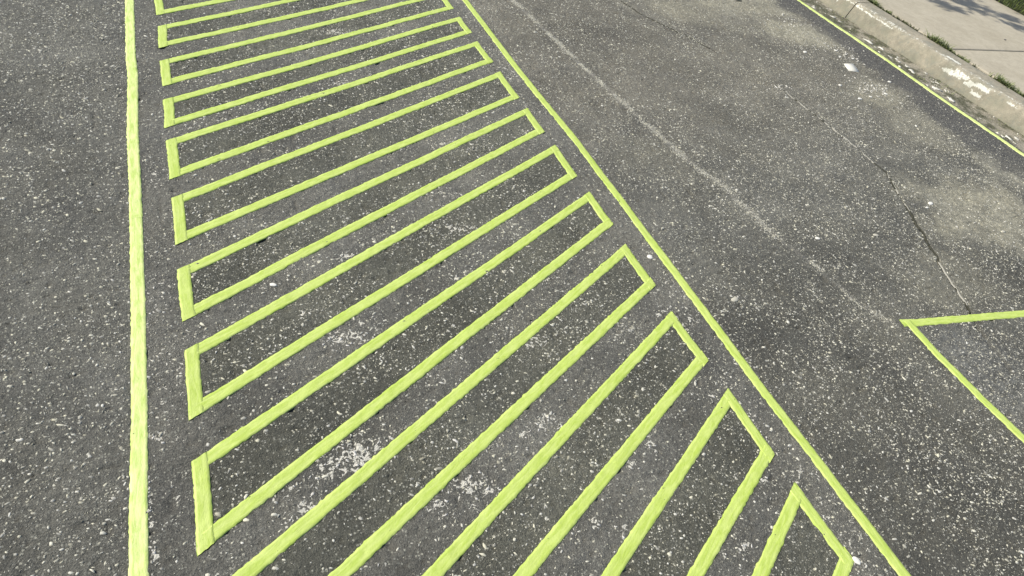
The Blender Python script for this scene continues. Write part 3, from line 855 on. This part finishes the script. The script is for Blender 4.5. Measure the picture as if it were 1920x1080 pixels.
def stone_obj(name, px, py, size, flat, colr, label, cat, group, zb=None, ang=0., el=1.3, seed=0):
    g = np.random.default_rng(seed)
    n = 8; V = []; 
    zb = float(H(np.array([px]), np.array([py]))[0]) if zb is None else zb
    jit = .75 + .5 * g.random(n)
    for hz, sc in ((-.003, .9), (size * flat * .45, 1.0), (size * flat * .85, .78)):
        for j in range(n):
            th = 2 * math.pi * j / n
            r = size * jit[j] * sc * g.uniform(.95, 1.05)
            ux, uy = math.cos(th) * r * el, math.sin(th) * r / el
            V.append((ux * math.cos(ang) - uy * math.sin(ang), ux * math.sin(ang) + uy * math.cos(ang), hz + g.uniform(-.1, .1) * size * flat * .5))
    V.append((0, 0, size * flat))
    F = []
    for l in range(2):
        for j in range(n):
            q = (j + 1) % n; F += [(l * n + j, l * n + q, (l + 1) * n + q), (l * n + j, (l + 1) * n + q, (l + 1) * n + j)]
    for j in range(n): F.append((2 * n + j, 2 * n + (j + 1) % n, 3 * n))
    me = np_mesh(name, V, F); add_col(me, 'stone', [colr] * len(V))
    o = link_mesh(name, me, M_flake); o.location = (px, py, zb + .0005)
    tag(o, label, cat, group); return o

WHT = (.62, .60, .53); TAN = (.40, .38, .31)
CH = 'white chips lying on the road by the kerb'
def sheet_chip(poly, thick, label):
    cx = sum(p[0] for p in poly) / len(poly); cy = sum(p[1] for p in poly) / len(poly)
    zb = float(H(np.array([cx]), np.array([cy]))[0]) + .003
    n = len(poly)
    V = [(x - cx, y - cy, thick + .002 * ((i % 3) - 1)) for i, (x, y) in enumerate(poly)] + [(x - cx, y - cy, -.004) for x, y in poly] + [(0, 0, thick + .001)]
    F = []
    for j in range(n):
        q = (j + 1) % n; F += [(j, n + j, n + q), (j, n + q, q), (j, q, 2 * n)]
    me = np_mesh('chip', V, [f[::-1] if i % 3 < 2 and False else f for i, f in enumerate(F)]); add_col(me, 'stone', [(.60, .58, .50)] * len(V))
    o = link_mesh('chip', me, M_flake); o.location = (cx, cy, zb); tag(o, label, 'chip', CH)
sheet_chip([(4.3038, 3.1636), (4.3922, 3.1583), (4.3425, 3.0418), (4.2547, 3.0628)][::-1], .003, 'largest flat white chip on the asphalt, diamond shaped, beside the gutter')
ST = [((4.0639, 3.3278), .011, 1.6, 'white chip shaped like a drop, lying alone left of the diamond chip', WHT), ((4.4086, 3.3596), .008, 1.4, 'small white chip above and left of the diamond chip', WHT),
 ((4.3582, 3.2601), .007, 1.5, 'small pale chip just above the tip of the diamond chip', WHT), ((4.4626, 3.3046), .006, 1.2, 'small pale chip right above the diamond chip', WHT), ((4.4729, 3.2402), .007, 1.5, 'pale chip between the diamond chip and the gutter tape', WHT),
 ((3.9718, 2.8566), .008, 1.4, 'white chip below the diamond chip, left of the broken patch', WHT), ((4.5209, 2.9092), .009, 1.5, 'white chip right of the broken patch near the kerb tape', WHT),
 ((3.9922, 2.6863), .009, 1.4, 'white chip at the lower left of the broken patch', WHT), ((4.1251, 2.7115), .007, 1.4, 'small white chip under the broken patch', WHT), ((4.3140, 2.7510), .008, 1.1, 'small white chip at the right end of the broken patch', WHT), ((4.3360, 2.6269), .008, 1.6, 'pale sliver below the right end of the broken patch', TAN),
 ((4.1793, 2.3540), .006, 1.0, 'single white pebble on the asphalt below the broken patch', WHT), ((4.1685, 3.0016), .007, 1.6, 'thin pale chip under the diamond chip', WHT), ((4.3511, 2.9744), .006, 1.2, 'small pale chip at the upper edge of the broken patch', TAN),
 ((3.4794, 1.6380), .012, 1.7, 'longer of two white chips beside the dark crack', WHT), ((3.4162, 1.6096), .008, 1.8, 'thin white sliver beside the dark crack', WHT),
 ((3.9416, 1.8203), .009, 1.5, 'pale chip above the dusty patch, left of three', TAN), ((4.0612, 1.8454), .007, 1.4, 'pale chip above the dusty patch, middle of three', TAN), ((4.1012, 1.7950), .007, 1.3, 'pale chip above the dusty patch, right of three', TAN),
 ((3.7479, 1.3708), .009, 1.6, 'pale chip in the dusty patch near the right edge', TAN), ((3.3451, 1.3096), .008, 1.4, 'rounded tan pebble at the lower edge of the dusty patch', TAN),
 ((2.5225, 1.4948), .009, 1.2, 'white pebble with a dark shadow right of the long tape', WHT), ((2.9867, 1.0357), .008, 1.3, 'white pebble on the crack just above the taped corner', WHT), ((2.8814, 1.4668), .010, 1.3, 'tan pebble left of the dark crack', TAN),
 ((1.6057, 1.5143), .011, 1.2, 'round white pebble between bar end and the long tape', WHT), ((1.5416, 0.2529), .011, 1.0, 'round white pebble touching the lowest bar corner at the bottom', WHT), ((1.8348, 1.2311), .013, 1.7, 'pale worn stone alone in the asphalt right of the long tape', TAN), ((0.1844, 1.6001), .008, 1.2, 'round pale pebble between the left ends of the seventh and eighth bar', WHT), ((2.8455, 3.7172), .008, 1.5, 'white chip near the top edge beside the pale seam', TAN)]
for i, ((px, py), r, el, lab, cc) in enumerate(ST):
    stone_obj('pebble' if 'pebble' in lab or 'stone' in lab else 'chip', px, py, r * (1.55 if i < 14 else 1.2), .3, cc, lab, 'pebble' if 'pebble' in lab or 'stone' in lab else 'chip', CH if i < 14 else 'loose pale stones on the asphalt', None, rnd.uniform(-.6, .6), el ** .5, i)

stone_obj('gum_spot', *(6.3619, 3.3777), .012, .12, (.09, .085, .075), 'small dark spot of old gum on the pale pavement', 'gum', None, .135, 0, 1.3, 5)
stone_obj('dead_leaf', *(4.0860, 4.1672), .020, .25, (.03, .032, .022), 'black dead leaf lying on the road at the top edge', 'leaf', None, None, .1, 1.5, 6)

# rubble of a broken patch: small chips, uncountable
g = np.random.default_rng(31)
sets = []
Vs, Fs, Cc = [], [], []; nv = 0
RUB = [((4.2487, 2.8216), .10, .06, 110, .006), ((4.4676, 3.4040), .12, .05, 50, .005), ((3.7055, 1.4413), .35, .2, 120, .004), ((4.4787, 3.2404), .05, .04, 20, .006), ((4.3451, 3.8341), .12, .08, 50, .006), ((3.4127, 2.8228), .05, .02, 20, .005)]
for (cx, cy), sx, sy, n, rm in RUB:
    for j in range(n):
        px = cx + g.normal(0, sx); py = cy + g.normal(0, sy)
        if px > 4.78: continue
        V, Fc = flake_verts(g, px, py, rm * 1.35 * (.3 + .7 * g.random()), g.uniform(1, 1.7), g.uniform(0, 3.1), .0025)
        Vs += V; Fs += [tuple(i + nv for i in f) for f in Fc]; nv += len(V)
        b = g.uniform(.30, .60); Cc += [(b, b * .96, b * .84)] * len(V)
# flakes of kerb paint and dry leaves in the gutter
def flat0(px, py): return 0 * px
for j in range(150):
    py = g.uniform(1.2, 5.2); px = g.uniform(4.86, 5.09)
    if float(vnoise(px, py, .11, 103)) < .42: continue
    V, Fc = flake_verts(g, px, py, .004 + .013 * g.random() ** 2, g.uniform(1, 1.6), g.uniform(1.0, 2.1), .004)
    Vs += V; Fs += [tuple(i + nv for i in f) for f in Fc]; nv += len(V)
    b = g.uniform(.3, .62); Cc += [(b, b * .96, b * .82)] * len(V)
for (cx, cy), r, el in [((4.9312, 3.5151), .035, 1.5), ((4.9584, 3.4110), .028, 1.4), ((4.9219, 3.0523), .040, 1.5), ((4.9197, 2.8056), .030, 1.3), ((4.8986, 2.6592), .035, 1.4), ((4.8616, 2.1703), .025, 1.3), ((4.9425, 3.9554), .022, 1.5), ((4.9981, 3.2756), .012, 1), ((4.9385, 3.1985), .012, 1)]:
    cx = max(cx, 4.90)
    V, Fc = flake_verts(g, cx, cy, r, el, 1.45 + g.normal(0, .2), .006)
    Vs += V; Fs += [tuple(i + nv for i in f) for f in Fc]; nv += len(V)
    b = g.uniform(.50, .60); Cc += [(b, b * .97, b * .84)] * len(V)
me = np_mesh('rubble', Vs, Fs); add_col(me, 'stone', Cc)
o = link_mesh('rubble', me, M_flake); tag(o, 'small pale chips and paint flakes scattered along the gutter and broken patch', 'rubble', kind='stuff')

# ------------------------------------------------------------------ street tree beyond the top edge, whose leaves shade the pavement
def tube(pts, rad, k=8):
    V, F = [], []
    for i, (p, r) in enumerate(zip(pts, rad)):
        p = Vector(p); d = (Vector(pts[min(i + 1, len(pts) - 1)]) - Vector(pts[max(i - 1, 0)])).normalized()
        u = d.orthogonal().normalized(); v = d.cross(u)
        for j in range(k):
            a = 2 * math.pi * j / k; q = p + (u * math.cos(a) + v * math.sin(a)) * r; V.append(tuple(q))
    for i in range(len(pts) - 1):
        for j in range(k):
            q = (j + 1) % k; F.append((i * k + j, i * k + q, (i + 1) * k + q, (i + 1) * k + j))
    return V, F
troot = empty('street_tree', (7.95, 7.0, .13))
tag(troot, 'leafy street tree in the lawn, just out of view, casting the pavement shadow', 'tree')
g = np.random.default_rng(12)
V, F = [], []
def add_tube(pts, rad):
    global V, F
    v, f = tube(pts, rad); n = len(V); V += v; F += [tuple(i + n for i in q) for q in f]
T = Vector((7.95, 7.0, .13))
add_tube([(0, 0, 0), (.03, -.02, .8), (-.03, .03, 1.7), (-.1, -.05, 2.6), (-.15, -.1, 3.4)], [.17, .14, .12, .10, .07])
tips = []
limbs = [((-0.10, -0.05, 2.30), (-5.05, -0.83, 3.17), (-3.33, -2.12, 2.77), 0.03), ((-0.10, -0.05, 2.30), (-4.64, -0.79, 3.27), (-3.38, -1.81, 2.97), 0.03), ((-0.10, -0.05, 2.30), (-5.07, -1.03, 3.07), (-3.89, -1.76, 2.77), 0.03), ((-0.10, -0.05, 2.30), (-4.21, -0.55, 3.47), (-3.90, -1.43, 3.17), 0.03), ((-0.10, -0.05, 2.30), (-2.81, -0.45, 3.47), (-2.89, -1.34, 3.27), 0.05), ((-0.10, -0.05, 2.30), (-2.27, -0.73, 3.07), (-2.10, -1.62, 2.87), 0.05), ((-0.10, -0.05, 2.30), (-2.67, -0.83, 3.07), (-2.45, -1.37, 2.87), 0.05), ((-0.10, -0.05, 2.30), (-2.22, -0.89, 3.37), (-1.70, -1.72, 2.87), 0.05), ((-0.10, -0.05, 2.30), (-1.48, -0.46, 3.67), (-1.91, -1.25, 3.47), 0.05), ((-0.10, -0.05, 2.30), (-1.48, 0.44, 3.67), (-1.78, -0.96, 3.67), 0.05), ((-0.10, -0.05, 2.30), (-3.42, 2.02, 4.07), (-4.42, 0.72, 4.07), 0.06), ((-0.10, -0.05, 2.30), (-1.09, 2.11, 4.27), (-1.13, 1.29, 4.67), 0.06), ((-0.10, -0.05, 2.30), (-1.92, 3.02, 4.07), (-3.46, 3.60, 4.47), 0.06)]
for (st, mid, en, r0) in limbs:
    st, mid, en = Vector(st), Vector(mid), Vector(en)
    pts = []
    for i in range(7):
        t = i / 6; pts.append(tuple((st * (1 - t) ** 2 + mid * 2 * t * (1 - t) + en * t * t) + Vector(g.normal(0, .03, 3)) * (0 < i < 6)))
    add_tube(pts, [r0 * (1 - .85 * i / 6) for i in range(7)])
    tips.append((pts, en, r0))
me = np_mesh('trunk', V, F, True); o = link_mesh('trunk', me, M_bark, troot)
LV, LF, LC = [], [], []
def leaf(c, s):
    a = Vector(g.normal(0, 1, 3)).normalized(); b = a.orthogonal().normalized()
    b = (b * math.cos(g.uniform(0, 6.28)) + a.cross(b) * math.sin(g.uniform(0, 6.28))).normalized(); w = a.cross(b)
    n = len(LV)
    for q in (c - b * s, c - w * s * .42, c + b * s, c + w * s * .42): LV.append(tuple(q))
    LF.append((n, n + 1, n + 2, n + 3)); t = g.random(); LC.extend([(.05 + .05 * t, .09 + .07 * t, .02 + .02 * t)] * 4)
for pts, en, r0_ in tips:
    for i in range(2, 7):
        p = Vector(pts[i])
        sd = .26 if r0_ > .045 else (.16 if i < 4 else .05)
        for _ in range(90):
            q = p if i == 6 else p.lerp(Vector(pts[i + 1]), g.random())
            leaf(q + Vector((g.normal(0, sd), g.normal(0, sd), g.normal(0, sd * .8))), g.uniform(.03, .055))
me = np_mesh('crown', LV, LF); add_col(me, 'stone', LC); o = link_mesh('crown', me, M_grass, troot)
